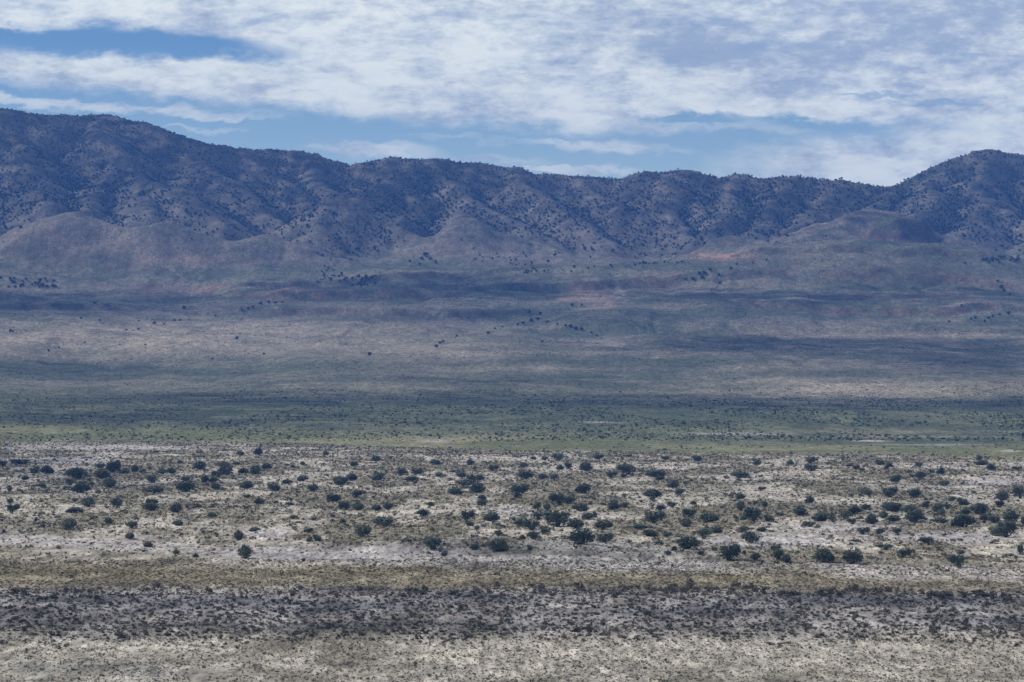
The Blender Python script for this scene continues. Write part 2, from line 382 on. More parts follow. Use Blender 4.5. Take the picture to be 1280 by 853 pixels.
M_STEM, _, _b = new_mat('stem_bark'); _b.inputs['Base Color'].default_value = (0.10, 0.08, 0.06, 1)
M_TUFT = attr_mat('dry_plants')

def tag(o, label=None, cat=None, group=None, kind=None):
    if label: o['label'] = label
    if cat: o['category'] = cat
    if group: o['group'] = group
    if kind: o['kind'] = kind
def link(name, me, parent=None):
    o = bpy.data.objects.new(name, me); C.objects.link(o)
    if parent: o.parent = parent
    return o

# ------------------------------------------------------------ terrain sheet, split where the mountains begin
nr, nc = Zg.shape
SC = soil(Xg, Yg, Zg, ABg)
slope = np.gradient(Zg, axis=0) / np.gradient(rows)[:, None]
rock = sstep(0.24, 0.42, slope) * (1 - sstep(.05, .3, ABg)) * (Yg > 2300) * sstep(-.5, .2, fbm(Xg / 30, Yg / 30, 3, 201))
pk = sstep(-.1, .4, fbm(Xg / 90, Yg / 90, 2, 203))
SC = lerp(SC, lerp(np.broadcast_to(np.array((0.085, .068, .062)), SC.shape), np.broadcast_to(np.array((0.165, .125, .10)), SC.shape), pk), rock * .7 * (1 - np.clip(sum(hill_shape(j, Xg, Yg) for j in (2, 3, 4, 5, 6, 7)), 0, 1))).reshape(-1, 3)
VV = np.stack([Xg, Yg, Zg], -1).reshape(-1, 3)
def sheet(name, r0, r1):
    idx = np.arange(nr * nc).reshape(nr, nc)[r0:r1 + 1]
    base = idx[0, 0]; idx = idx - base
    q = np.stack([idx[:-1, :-1], idx[:-1, 1:], idx[1:, 1:], idx[1:, :-1]], -1).reshape(-1)
    sel = slice(r0 * nc, (r1 + 1) * nc)
    o = link(name, mesh_np(name, VV[sel], q, 4, True, SC[sel], M_GROUND)); tag(o, kind='structure'); return o
rm = int(np.searchsorted(rows, 3250))
sheet('ground', 0, rm); sheet('mountain_slopes', rm, nr - 1)
print('sheet', time.time() - T0)

# ------------------------------------------------------------ plant templates
def leafcloud(r, n, lobes, size, squash=1.0, flat_bottom=True, tri=True):
    """small leaf-clump faces spread through overlapping lobes; unit plant about 1 wide, 1 high"""
    P = []
    w = np.array([l[3] ** 2 for l in lobes]); w = w / w.sum()
    k = r.choice(len(lobes), n, p=w)
    d = r.normal(size=(n, 3)); d /= np.linalg.norm(d, axis=1)[:, None]
    rad = np.power(r.random(n), 0.38)[:, None]
    cen = np.array([l[:3] for l in lobes])[k]; lr = np.array([l[3] for l in lobes])[k][:, None]
    sz = np.array([l[4] if len(l) > 4 else 0.85 for l in lobes])[k][:, None]
    p = cen + d * rad * lr * np.concatenate([np.ones((n, 2)), sz], 1)
    p[:, 2] = np.abs(p[:, 2]) if flat_bottom else p[:, 2]
    nrm = d + 0.7 * r.normal(size=(n, 3)); nrm /= np.linalg.norm(nrm, axis=1)[:, None]
    t = np.cross(nrm, r.normal(size=(n, 3))); t /= np.linalg.norm(t, axis=1)[:, None]; b = np.cross(nrm, t)
    s = size * (0.6 + 0.8 * r.random(n))[:, None]
    if tri:
        V = np.stack([p + t * s, p - t * s * 0.6 + b * s * 0.8, p - t * s * 0.5 - b * s * 0.8], 1)
        return V.reshape(-1, 3), np.arange(3 * n), 3
    V = np.stack([p + t * s, p + b * s * 0.7, p - t * s, p - b * s * 0.7], 1)
    return V.reshape(-1, 3), np.arange(4 * n), 4
def tubes(lines, rad):
    """thin four-sided tapering stems"""
    V = []; Q = []
    for P in lines:
        P = np.array(P); b0 = len(V)
        for i, p in enumerate(P):
            rr = rad * (1 - 0.6 * i / (len(P) - 1))
            for a in range(4):
                V.append(p + rr * np.array([math.cos(a * math.pi / 2), math.sin(a * math.pi / 2), 0]))
        for i in range(len(P) - 1):
            for a in range(4):
                Q += [b0 + i * 4 + a, b0 + i * 4 + (a + 1) % 4, b0 + (i + 1) * 4 + (a + 1) % 4, b0 + (i + 1) * 4 + a]
    return np.array(V), np.array(Q), 4
shrub_tmpl = []
for k in range(12):
    r = np.random.default_rng(100 + k)
    lobes = [(0, 0, 0.42, 0.36, 1.2)]
    for j in range(r.integers(4, 8)):
        a = r.random() * 6.28; q = 0.15 + 0.22 * r.random(); s = 0.12 + 0.14 * r.random()
        lobes.append((q * math.cos(a), q * math.sin(a), 0.18 + 0.5 * r.random(), s, 1.1))
    V, Fc, n = leafcloud(r, 900, lobes, 0.058)
    spk = r.normal(size=(60, 3)); spk[:, 2] = np.abs(spk[:, 2]) + .3; spk /= np.linalg.norm(spk, axis=1)[:, None]
    p = spk * np.array([0.5, 0.5, 0.95]) * (0.88 + 0.2 * r.random((60, 1)))
    t = spk * 0.07; b = np.cross(spk, r.normal(size=(60, 3))) * 0.02
    V2 = np.stack([p + t, p - t + b, p - t - b], 1).reshape(-1, 3)
    V = np.concatenate([V, V2]); Fc = np.arange(len(V))
    lines = []
    for j in range(9):
        a = r.random() * 6.28; o = 0.1 + 0.28 * r.random()
        lines.append([(0.04 * math.cos(a), 0.04 * math.sin(a), -0.03), (o * .5 * math.cos(a), o * .5 * math.sin(a), .3), (o * math.cos(a), o * math.sin(a), .65)])
    shrub_tmpl.append((mesh_np('foliage', V, Fc, 3, mat=M_SHRUB), mesh_np('stem', *tubes(lines, 0.018), mat=M_STEM), mesh_np('foliage', V, Fc, 3, mat=M_PALE)))
small_tmpl = []   # templates for the low shrubs and tufts as arrays
for k in range(10):
    r = np.random.default_rng(300 + k)
    lobes = [(0, 0, 0.36, 0.32, 1.3)] + [(0.3 * math.cos(a), 0.3 * math.sin(a), 0.2 + .3 * r.random(), 0.16 + .08 * r.random(), 1.2) for a in r.random(4) * 6.28]
    small_tmpl.append(leafcloud(r, 110, lobes, 0.10))
low_mesh = [mesh_np('low_shrub', t[0], t[1], 3, mat=M_LOW) for t in small_tmpl]
jun_tmpl = []
for k in range(12):
    r = np.random.default_rng(500 + k)
    lobes = [(0, 0, 0.45, 0.33, 1.15)]
    for j in range(5):
        a = r.random() * 6.28; q = 0.10 + .16 * r.random()
        lobes.append((q * math.cos(a), q * math.sin(a), .25 + .45 * r.random(), .16 + .12 * r.random(), 1.1))
    V, Fc, n = leafcloud(r, 230, lobes, 0.08)
    tr = tubes([[(0, 0, -.1), (0.01, 0.02, .2), (0.03, 0, .5)]], 0.045)
    tv = tr[0]; q = tr[1].reshape(-1, 4); tri = np.concatenate([q[:, :3], q[:, [0, 2, 3]]])
    V = np.concatenate([V, tv]); Fc = np.concatenate([Fc, tri.reshape(-1) + len(V) - len(tv)])
    jun_tmpl.append((V, Fc, 3))
jun_mesh = [mesh_np('juniper_tree', t[0], t[1], 3, mat=M_JUN) for t in jun_tmpl]
tuft_tmpl = []
for k in range(12):
    r = np.random.default_rng(700 + k); n = 15
    a = r.random(n) * 6.28; lean = 0.15 + 0.5 * r.random(n); hgt = 0.55 + 0.5 * r.random(n)
    base = np.stack([0.16 * np.cos(a), 0.16 * np.sin(a), np.full(n, -0.05)], 1)
    top = np.stack([lean * np.cos(a), lean * np.sin(a), hgt * (1 - 0.5 * lean)], 1)
    side = np.stack([-np.sin(a + r.normal(size=n)), np.cos(a + r.normal(size=n)), np.zeros(n)], 1) * (0.10 + 0.08 * r.random(n))[:, None]
    mid = base * 0.3 + top * 0.7
    tuft_tmpl.append((np.stack([base, mid + side, top * 1.05], 1).reshape(-1, 3), np.arange(3 * n), 3))
    if k % 2 == 0:
        V, Fc, _n = leafcloud(r, 16, [(0, 0, .35, .4, 1.0)], 0.24); tuft_tmpl[-1] = (V, Fc, 3)

def scatter(name, tmpl, X, Y, Zp, wid, hgt, cols_, mat, seed=1):
    """all plants of one uncountable cover as one mesh"""
    r = np.random.default_rng(seed); n = len(X); which = r.integers(0, len(tmpl), n); rot = r.random(n) * 6.28
    Vs = []; Cs = []; Fs = []; off = 0
    for k, (tv, tf, _n) in enumerate(tmpl):
        s = np.where(which == k)[0]
        if not len(s): continue
        cr, sr = np.cos(rot[s])[:, None], np.sin(rot[s])[:, None]
        x = (tv[None, :, 0] * cr - tv[None, :, 1] * sr) * wid[s][:, None] + X[s][:, None]
        y = (tv[None, :, 0] * sr + tv[None, :, 1] * cr) * wid[s][:, None] + Y[s][:, None]
        z = tv[None, :, 2] * hgt[s][:, None] + Zp[s][:, None]
        Vs.append(np.stack([x, y, z], -1).reshape(-1, 3))
        Cs.append(np.repeat(cols_[s], len(tv), 0))
        Fs.append((tf[None, :] + (np.arange(len(s)) * len(tv))[:, None] + off).reshape(-1)); off += len(s) * len(tv)
    me = mesh_np(name, np.concatenate(Vs), np.concatenate(Fs), 3, False, np.concatenate(Cs), mat)
    o = link(name, me); tag(o, kind='stuff'); return o
def pick_cols(n, pal, r, jit=0.18):
    pal = np.array(pal); c = pal[r.integers(0, len(pal), n)]
    return np.clip(c * (1 + jit * r.normal(size=(n, 1))) * (1 + 0.05 * r.normal(size=(n, 3))), 0.01, 0.9)

# number words for labels
ONES = 'zero one two three four five six seven eight nine ten eleven twelve thirteen fourteen fifteen sixteen seventeen eighteen nineteen'.split()
TENS = 'x x twenty thirty forty fifty sixty seventy eighty ninety'.split()
def word(n):
    n = int(n)
    if n < 0: n = 0
    if n > 99: return 'a hundred'
    return ONES[n] if n < 20 else TENS[n // 10] + ('-' + ONES[n % 10] if n % 10 else '')

# ------------------------------------------------------------ the shrubs of the pale flat (x, foot, width, height as measured)
SH = {
 (0, 5.332): [(15,175,60,35),(130,165,120,35),(228,225,70,45),(305,230,80,55),(520,265,130,75),(670,260,110,65),(745,220,90,80),(665,190,60,30),(725,322,110,65),(835,225,60,30),(893,215,55,45),(950,220,50,25),(160,270,50,30),(277,320,50,30),(465,305,50,45),(545,355,110,70),(610,305,40,25),(62,348,42,40),(657,360,42,28),(68,425,45,35),(75,490,75,55),(498,415,35,28),(585,450,100,65),(500,490,110,38),(780,440,85,52),(1018,290,75,50),(1030,360,115,55),(1015,430,70,38),(1015,475,115,55),(1155,487,45,55),(1080,232,55,40),(1140,228,50,38),(445,605,100,75),(720,560,50,45),(878,595,60,45),(865,668,55,50),(978,718,70,38),(22,622,30,22)],
 (210, 5.332): [(600,102,60,48),(480,105,45,35),(1050,105,40,28),(25,225,50,38),(78,160,40,25),(210,200,110,55),(370,185,100,40),(455,168,50,22),(385,235,110,60),(505,225,75,38),(580,230,90,60),(652,198,65,42),(335,250,70,40),(243,285,70,45),(303,285,50,35),(122,285,50,35),(105,348,115,70),(310,333,55,40),(525,327,85,52),(705,342,70,55),(790,293,70,28),(898,277,65,45),(828,188,35,22),(897,170,40,25),(968,347,72,50),(1140,300,80,48),(1097,412,85,52),(523,390,45,24),(612,428,80,38),(720,425,35,20),(810,437,50,22),(55,487,95,58),(65,573,75,40),(470,672,80,65),(575,612,70,32),(510,795,115,88),(940,682,40,35),(993,678,60,42),(180,785,45,28),(58,768,45,32),(935,620,60,32),(905,812,28,25),(1160,465,45,45),(835,530,60,28),(288,520,60,35)],
 (420, 5.332): [(265,143,58,38),(118,178,62,32),(25,302,100,50),(105,270,65,45),(280,272,92,50),(437,235,80,42),(540,228,72,38),(495,280,80,35),(660,168,82,35),(683,247,65,30),(893,168,60,35),(1045,210,62,40),(132,390,65,48),(50,465,65,55),(145,472,100,55),(273,475,58,42),(345,467,70,50),(795,368,100,50),(855,318,110,50),(915,290,110,55),(942,355,100,75),(970,400,55,30),(970,440,78,42),(830,250,65,38),(588,512,88,45),(870,540,85,65),(890,577,65,35),(1030,545,115,60),(325,588,112,70),(168,650,110,75),(45,560,45,32),(1083,642,55,38),(640,747,118,82),(925,740,70,38),(718,778,45,32),(1083,750,118,85),(630,445,50,28),(940,600,45,28),(765,272,30,18)],
 (630, 5.332): [(365,142,65,48),(268,138,40,28),(195,132,38,22),(130,188,52,38),(375,200,55,32),(430,195,52,42),(545,208,82,58),(138,262,98,55),(252,267,60,38),(328,265,55,35),(625,130,65,30),(827,233,118,62),(800,253,40,22),(1080,133,60,25),(713,255,62,38),(1000,252,130,50),(1045,270,55,30),(1130,320,82,50),(1160,365,40,32),(88,390,105,85),(522,360,88,60),(995,390,105,62),(988,408,42,28),(365,438,95,75),(430,430,90,50),(220,462,55,45),(288,467,65,40),(507,478,95,52),(728,470,75,62),(800,455,70,35),(1045,472,75,38),(1120,455,50,42),(230,537,90,50),(355,582,175,105),(480,595,125,65),(560,533,85,48),(105,573,80,42),(185,605,105,70),(275,632,80,55),(205,668,80,55),(122,665,38,32),(505,702,165,105),(670,685,98,60),(172,738,42,38),(660,600,110,65),(905,600,92,38),(1000,560,130,75),(975,648,105,45),(1087,655,52,35),(1092,770,40,30),(605,520,40,40),(915,420,25,20)],
 (840, 5.018): [(157,135,52,38),(537,158,55,32),(868,150,55,42),(877,197,78,42),(742,157,45,28),(435,240,115,42),(345,245,35,22),(18,298,48,48),(45,347,45,32),(427,372,58,38),(432,442,68,55),(560,322,45,25),(583,422,48,35),(865,398,60,48),(518,412,30,25),(135,410,42,25),(113,485,82,50),(88,550,85,55),(250,520,85,60),(190,500,45,32),(512,515,95,85),(450,505,45,30),(610,515,70,45),(683,483,45,25),(803,477,105,55),(948,512,105,62),(1085,503,75,55),(1010,520,50,40),(865,547,75,35),(200,612,95,48),(283,587,70,45),(445,583,75,38),(565,578,70,30),(100,688,140,82),(360,762,118,95),(518,765,62,45),(665,765,70,70),(718,775,65,55),(953,772,115,82),(455,718,30,25),(645,700,60,35),(500,650,105,70)],  # the last entry is a brown debris hummock, built as a shrub
 (1060, 5.018): [(202,160,52,35),(258,172,45,30),(447,177,42,38),(55,188,45,30),(92,198,35,20),(12,168,40,22),(305,265,75,42),(452,250,68,48),(585,215,52,38),(525,208,38,22),(400,235,30,20),(383,208,35,20),(598,293,62,32),(822,135,40,40),(845,160,70,35),(900,192,55,40),(1060,192,50,25),(122,348,70,42),(262,362,92,60),(423,362,88,55),(975,382,90,60),(1080,370,60,70),(958,420,60,42),(490,425,55,40),(722,410,80,42),(630,435,50,30),(567,455,70,55),(582,480,45,45),(45,465,90,50),(110,440,60,35),(30,533,50,35),(245,440,70,50),(305,455,95,55),(225,493,70,45),(290,513,80,42),(400,470,110,55),(425,520,140,80),(838,470,118,68),(735,465,70,38),(728,550,145,85),(862,508,55,38),(920,522,70,42),(1020,513,98,75),(150,530,80,60),(575,525,80,38),(930,605,90,55),(995,615,110,95),(1100,535,30,55),(95,597,75,45),(195,597,60,38),(305,588,65,38),(505,660,85,45),(240,693,90,35),(345,745,80,52),(1085,722,40,60),(695,808,92,75),(22,785,120,90),(710,718,35,30),(652,385,50,30)],
}
items = []
for (ox, fz), lst in SH.items():
    for (zx, zy, zw, zh) in lst:
        items.append([ox + zx / fz, 550 + zy / fz, zw / fz, zh / fz])
items = np.array(items)
sx, sy, sz = hit(items[:, 0], items[:, 1])
order = np.argsort(items[:, 1])
used = {}
ROWS = [(575, "on the flat's far rim"), (587, "far back on pale flat"), (599, "in pale flat's back half"), (612, "just behind pale flat's middle"),
        (625, "in pale flat's middle"), (640, "in pale flat's front half"), (655, "among the thickest clumps"), (673, "among bare sand banks"), (999, "on bank above tan strip")]
def unique(lbl, extras):
    if lbl not in used: used[lbl] = 1; return lbl
    for e in extras:
        l2 = lbl + e
        if l2 not in used and len(l2.replace('-', ' ').split()) <= 17: used[l2] = 1; return l2
    used[lbl] += 1; return lbl
for i in order:
    u, v, w, h = items[i]
    if np.isnan(sy[i]): continue
    m = sy[i] / F; wm = w * m * 1.06; hm_ = h * m * 1.05
    t = shrub_tmpl[rng.integers(0, 12)]
    pale = h < 7.2 and w < 14 and rng.random() < 0.6
    root = bpy.data.objects.new('desert_shrub', None); C.objects.link(root)
    root.location = (sx[i], sy[i] + wm * 0.25, float(gzs(sx[i], sy[i] + wm * 0.25)[0]) - 0.05)
    root.rotation_euler = (0, 0, float(rng.uniform(-0.5, 0.5) + (math.pi if rng.random() < .5 else 0)))
    root.scale = (wm * 1.2, wm * 0.98, hm_ * 1.18)
    link('foliage', t[2] if pale else t[0], root)
    if w > 9: link('stem', t[1], root)
    row = next(n for lim, n in ROWS if v < lim)
    d = np.hypot(items[:, 0] - u, (items[:, 1] - v) * 1.5); near = (d > 0) & (d < 0.62 * (w + items[:, 2]))
    shape = 'broad' if w > 1.85 * h else ('rounded' if w < 1.45 * h else '')
    size = 'huge' if w > 25 else 'large' if w > 19 else 'medium' if w > 13 else 'small' if w > 8.5 else 'tiny'
    colour = 'grey-green' if pale else 'dark green'
    com = 'in clump' if near.any() else ''
    lbl = ' '.join(x for x in (size, shape, colour, 'shrub', com, row + ',', word(round(u / 12.8)), 'percent across') if x)
    lbl = unique(lbl, (', nearer', ', front one', ', lower one'))
    tag(root, lbl, 'shrub', 'dark shrubs standing on the pale flat')
print('shrubs', len(items), time.time() - T0)

# ------------------------------------------------------------ low shrubs of the dark belt
r = np.random.default_rng(21)
def belt_top(u): return np.interp(u, [0, 300, 640, 900, 1280], [736, 738, 735, 735, 741]) + 3 * np.sin(u / 37.0) + 2 * np.sin(u / 11.0 + 1)
n = 7000
lu = r.uniform(-60, 1340, n); tt = r.random(n); lv = belt_top(lu) + 2 + tt * (803 - 736)
keep = (gnoise(lu / 22, lv / 9, 77) > -0.45) & (r.random(n) < np.interp(lv, [735, 780, 795, 805], [1, .85, .6, .3]))
lu, lv = lu[keep], lv[keep]
# a darker hedge of taller ones along the far rim of the belt, mostly toward the right
eu = np.concatenate([r.uniform(800, 1290, 60), r.uniform(500, 800, 20), r.uniform(0, 500, 18)]); ev = belt_top(eu) + r.uniform(0, 9, len(eu))
x, yy, z = hit(np.concatenate([lu, eu]), np.concatenate([lv, ev]))
isedge = np.concatenate([np.zeros(len(lu), bool), np.ones(len(eu), bool)])
uu = np.concatenate([lu, eu]); vv = np.concatenate([lv, ev])
ok = ~np.isnan(yy); x, yy, z, isedge, uu, vv = x[ok], yy[ok], z[ok], isedge[ok], uu[ok], vv[ok]
wid = np.where(isedge, r.uniform(0.8, 1.5, len(x)), r.lognormal(-0.90, 0.36, len(x))); wid = np.clip(wid, 0.22, 1.6)
hgt = wid * np.where(isedge, r.uniform(.6, .95, len(x)), r.uniform(.5, .8, len(x)))
inview = (uu > 3) & (uu < 1277)
score = wid * hgt / yy ** 2 * inview
top = np.zeros(len(x), bool); top[np.argsort(-score)[:300]] = True
idx = np.where(top)[0]; idx = idx[np.argsort(vv[idx])]
LR = [(741, 'on the far rim of the dark belt'), (749, 'just inside the dark belt\'s far rim'), (758, 'in the back half of the dark belt'), (768, 'across the middle of the dark belt'),
      (780, 'in the front half of the dark belt'), (999, 'where the dark belt meets the pale foreground')]
for i in idx:
    o = link('low_shrub', low_mesh[rng.integers(0, 10)])
    o.location = (x[i], yy[i], z[i] - 0.03); o.scale = (wid[i] * 1.25, wid[i] * 1.1, hgt[i] * 1.15); o.rotation_euler = (0, 0, float(rng.random() * 6.28))
    size = 'big' if wid[i] > 1.15 else 'medium' if wid[i] > .85 else 'small'
    shape = 'upright' if hgt[i] > .72 * wid[i] else 'spreading' if hgt[i] < .5 * wid[i] else 'rounded'
    row = next(nm for lim, nm in LR if vv[i] < lim)
    lbl = unique(' '.join((size, shape, 'grey-brown shrub', row + ',', word(round(uu[i] / 12.8)), 'percent across')), (', nearer one', ', lower one'))
    tag(o, lbl, 'low shrub', 'low shrubs of the dark belt')
rest = ~top
scatter('brush_cover', small_tmpl, x[rest], yy[rest], z[rest], wid[rest] * 1.25, hgt[rest] * 1.15,
        pick_cols(int(rest.sum()), [(0.11, .106, .094), (0.145, .136, .112), (0.19, .178, .14), (0.115, .118, .10)], r), M_TUFT, 3)

# ------------------------------------------------------------ ground cover, laid down by distance
def area(n, y0, y1, seed, wfac=0.19, pw=2.0):
    r = np.random.default_rng(seed)
    # even in the plane: density proportional to area
    q = r.random(n); Y = np.sqrt(y0 ** 2 + q * (y1 ** 2 - y0 ** 2)) if pw == 2.0 else y0 + (y1 - y0) * q
    X = r.uniform(-1, 1, n) * (wfac * Y + 8); return r, X, Y
# the pale flat
r, X, Y = area(120000, 440, 1260, 31, pw=1.0)
n1 = fbm(X / 26, Y / 75, 4, 101); n2 = fbm(X / 7, Y / 20, 3, 103); by = bank_Y(X, Y)
bare = sstep(-0.1, 0.4, n1 + 0.35 * n2); u, v = proj(X, Y, np.zeros_like(X))
dens = (1 - 0.5 * bare) * np.where(Y < by, 0.5, 1.0)
for (pu, pv, ru, rv) in ((970, 676, 95, 9), (1180, 672, 90, 7), (330, 667, 28, 6), (1050, 660, 70, 6), (150, 560, 120, 3), (70, 575, 60, 3), (1240, 603, 40, 4)):
    dens *= 1 - 0.85 * np.exp(-np.power(((u - pu) / ru) ** 2 + ((v - pv) / rv) ** 2, 1.5))
k = r.random(len(X)) < dens * np.interp(Y, [455, 700, 1130], [1, .85, .7]) * (Y < np.interp(u, [0, 320, 640, 1280], [1245, 1235, 1115, 1040])); X, Y = X[k], Y[k]; n = len(X)
wd = np.clip(r.lognormal(-0.75, 0.42, n), 0.2, 1.5) * np.interp(Y, [450, 1100], [.8, 1.25]); ht = wd * r.uniform(.4, .75, n)
yl = sstep(-.3, .5, fbm(X / 60, Y / 90, 3, 141) + 0.25)
ca = pick_cols(n, [(0.30, .26, .13), (0.24, .22, .115), (0.36, .31, .19), (0.16, .16, .09)], r); cb = pick_cols(n, [(0.10, .10, .08), (0.135, .13, .10), (0.075, .08, .07), (0.17, .155, .12)], r)
cc = np.where((r.random(n) < 0.25 + 0.4 * yl)[:, None], ca, cb)
scatter('dry_grass_cover', tuft_tmpl, X, Y, gzs(X, Y), wd, ht, cc, M_TUFT, 5); print('flat tufts', n)
# small grey-green scrub between the larger shrubs
r, X, Y = area(2600, 470, 1200, 33, pw=1.0); n = len(X)
k = (r.random(n) < sstep(-.5, .4, fbm(X / 40, Y / 60, 3, 143))) & (Y > bank_Y(X, Y) + 4); X, Y = X[k], Y[k]; n = len(X)
wd = np.clip(r.lognormal(0.0, 0.3, n), .5, 1.8); ht = wd * r.uniform(.45, .7, n)
scatter('scrub_cover', small_tmpl, X, Y, gzs(X, Y), wd * 1.2, ht * 1.1, pick_cols(n, [(0.10, .12, .09), (0.14, .155, .11), (0.075, .09, .075), (0.17, .17, .12)], r), M_TUFT, 15)
# pale foreground
r, X, Y = area(34000, 268, 352, 41, pw=1.0)
k = (fbm(X / 9, Y / 14, 3, 151) > -0.35 - r.random(len(X)) * .5); X, Y = X[k], Y[k]; n = len(X)
wd = np.clip(r.lognormal(-1.72, 0.42, n), 0.1, .7); ht = wd * r.uniform(.4, .8, n)
scatter('sparse_grass', tuft_tmpl, X, Y, gzs(X, Y), wd, ht, pick_cols(n, [(0.13, .13, .09), (0.18, .17, .11), (0.25, .23, .15), (0.10, .10, .075)], r), M_TUFT, 6)
# between the low shrubs of the belt
r, X, Y = area(9000, 338, 430, 42, pw=1.0); n = len(X)
wd = np.clip(r.lognormal(-1.35, 0.4, n), 0.12, .6); ht = wd * r.uniform(.4, .8, n)
scatter('belt_grass', tuft_tmpl, X, Y, gzs(X, Y), wd, ht, pick_cols(n, [(0.10, .095, .08), (0.15, .135, .11), (0.22, .20, .16), (0.08, .078, .07)], r), M_TUFT, 16)
# tan strip
r, X, Y = area(16000, 404, 480, 43, pw=1.0); n = len(X)
wd = np.clip(r.lognormal(-1.1, 0.3, n), 0.15, .7); ht = wd * r.uniform(.3, .5, n)
scatter('tan_grass', tuft_tmpl, X, Y, gzs(X, Y), wd, ht, pick_cols(n, [(0.17, .145, .095), (0.14, .12, .085), (0.20, .175, .12), (0.11, .105, .075)], r), M_TUFT, 7)
# the green brush plain beyond
r, X, Y = area(24000, 1240, 1900, 47); Z = gzs(X, Y); u, v = proj(X, Y, Z)
g = fbm(X / 60, Y / 120, 3, 161)
k = (r.random(len(X)) < np.interp(Y, [1255, 1330, 1650, 1950], [.5, 1, .6, .15]) * sstep(-.6, .2, g) * np.interp(u, [0, 500, 900, 1280], [.55, .7, 1, 1])); X, Y, Z = X[k], Y[k], Z[k]; n = len(X)
wd = np.clip(r.lognormal(0.0, 0.35, n), 0.5, 2.4); ht = wd * r.uniform(.45, .7, n)
scatter('distant_brush', tuft_tmpl, X, Y, Z, wd, ht, pick_cols(n, [(0.04, .055, .035), (0.055, .07, .04), (0.035, .045, .035)], r), M_TUFT, 8); print('brush', n)
# thin cover on the green strip and the bajada
r, X, Y = area(60000, 1130, 3350, 53, .2); Z = gzs(X, Y); n = len(X)
k = r.random(n) < sstep(-.5, .5, fbm(X / 70, Y / 50, 4, 171)) * np.interp(Y, [1130, 1350, 1800, 3350], [.15, .2, .8, .9]); X, Y, Z = X[k], Y[k], Z[k]; n = len(X)
wd = np.clip(r.lognormal(-0.15, 0.4, n), .3, 2.2) * np.interp(Y, [1130, 3300], [.6, 1.15]); ht = wd * r.uniform(.35, .6, n)
scatter('slope_brush', tuft_tmpl, X, Y, Z, wd, ht, pick_cols(n, [(0.05, .06, .04), (0.075, .08, .055), (0.04, .047, .038), (0.13, .115, .08)], r), M_TUFT, 9)

# ------------------------------------------------------------ junipers
FAN = [(13,416,7),(16,416,6),(61,440,7),(74,436,5),(101,399,5),(125,402,5),(173,402,5),(193,406,8),(158,414,5),(173,413,6),(166,414,4),(218,402,6),(225,402,5),(237,401,4),(205,407,5),(269,396,5),
 (301,418,4),(296,425,7),(235,429,4),(106,430,5),(330,444,6),(265,450,5),(230,387,8),(302,390,6),(310,388,6),(316,386,6),(326,381,7),(336,380,7),(345,380,6),(353,379,5),(118,380,6),
 (462.6,445,9),(545,435,8),(550,430,7),(554,428.7,6),(571,421,5),(610,418,7),(619,412,5),(628,410,5),(647,407,6),(654,406,7),(664,403,8),(672,401,8),(676,394,8),(662,393,6),(684,403.5,6),(697,407,5),
 (707,410,6),(713,411,8),(719,412.6,9),(727,414,8),(739,417.6,6),(746,421,5),(678,428,6),(715,384,8),(727,382.7,5),(1219,399.5,7),(1214,400,5),(1231,403.5,6),(1236,399,6),(1250,394.5,6),(1260.5,394,9),
 (1186,403.5,5),(1169,413.6,4),(1241,397,6),(1202,384,5),(1246,433,4),(532,322,11),(527,325,8),(538,326,8),(545,330,7),(525,332,6),(512,328,6),(857,352,6),(866,350,7),(874,346,8),(880,344,8),(888,340,7),(878,352,7),
 (899,345,6),(900,356,7),(914,337,6),(921,332,6),(941,330,5),(958,327,5),(1251,361,8),(1255,366,7),(1247,353,6),(1262,370,5),(1206,331,5),(182,432,4),(150,432,4)]
r = np.random.default_rng(61)
L = [list(t) for t in FAN]
for q in range(34): L.append([r.uniform(0, 70), 355 + r.uniform(-5, 6), r.uniform(4.5, 7)])
for q in range(40): L.append([r.uniform(1228, 1300), 326 + r.uniform(-4, 5), r.uniform(4.5, 7)])
for q in range(30): L.append([r.uniform(430, 470), 352 + r.uniform(-7, 7), r.uniform(4, 6.5)])
for q in range(36):
    a = r.random(); L.append([655 + 200 * a, 341 - 12 * a + r.normal() * 1.6, r.uniform(4, 6)])
for q in range(22): L.append([r.uniform(590, 670), 327 + r.normal() * 5, r.uniform(3.5, 5)])
for q in range(24): L.append([r.uniform(395, 430), 345 + r.normal() * 8, r.uniform(4, 5.5)])
FAN = np.array(L); n_hand = len(FAN)
# the slopes: many more in gullies and high up, few on the bald spurs and the skirts
X, Y = np.meshgrid(np.arange(-830, 830, 4.5), np.arange(3300, 4140, 5.4)); X = (X + np.where(np.arange(X.shape[0]) % 2, 2.25, 0)[:, None]).ravel(); Y = Y.ravel(); n = len(X)
X = X + r.uniform(-2.4, 2.4, n); Y = Y + r.uniform(-3.0, 3.0, n)
Z, AB = height(X, Y, True); Z = gzs(X, Y)
e = 16.0
cur = (height(X + e, Y) + height(X - e, Y) - 2 * Z) / e
u, v = proj(X, Y, Z)
pn = fbm(X / 75, Y / 75, 3, 181)
dens = sstep(0.02, 0.30, AB) * np.clip(0.62 + 1.0 * cur + 0.22 * pn, 0.12, 1) + 0.01
dens *= np.interp(v, [130, 240, 290, 330], [1.0, .95, .8, .35])
for (pu, pv, ru, rv, kf) in ((440, 262, 30, 26, .35), (590, 278, 30, 12, .4), (345, 300, 50, 20, .12), (90, 285, 75, 18, .12), (211, 300, 42, 18, .15), (205, 240, 60, 14, .6), (1050, 272, 70, 18, .45), (905, 305, 30, 14, .3), (1120, 296, 40, 8, .2), (170, 262, 70, 12, .7)):
    dens *= 1 - (1 - kf) * np.exp(-(((u - pu) / ru) ** 2 + ((v - pv) / rv) ** 2) ** 1.5)
k = r.random(n) < dens * 0.95
X, Y, Z, u, v = X[k], Y[k], Z[k], u[k], v[k]
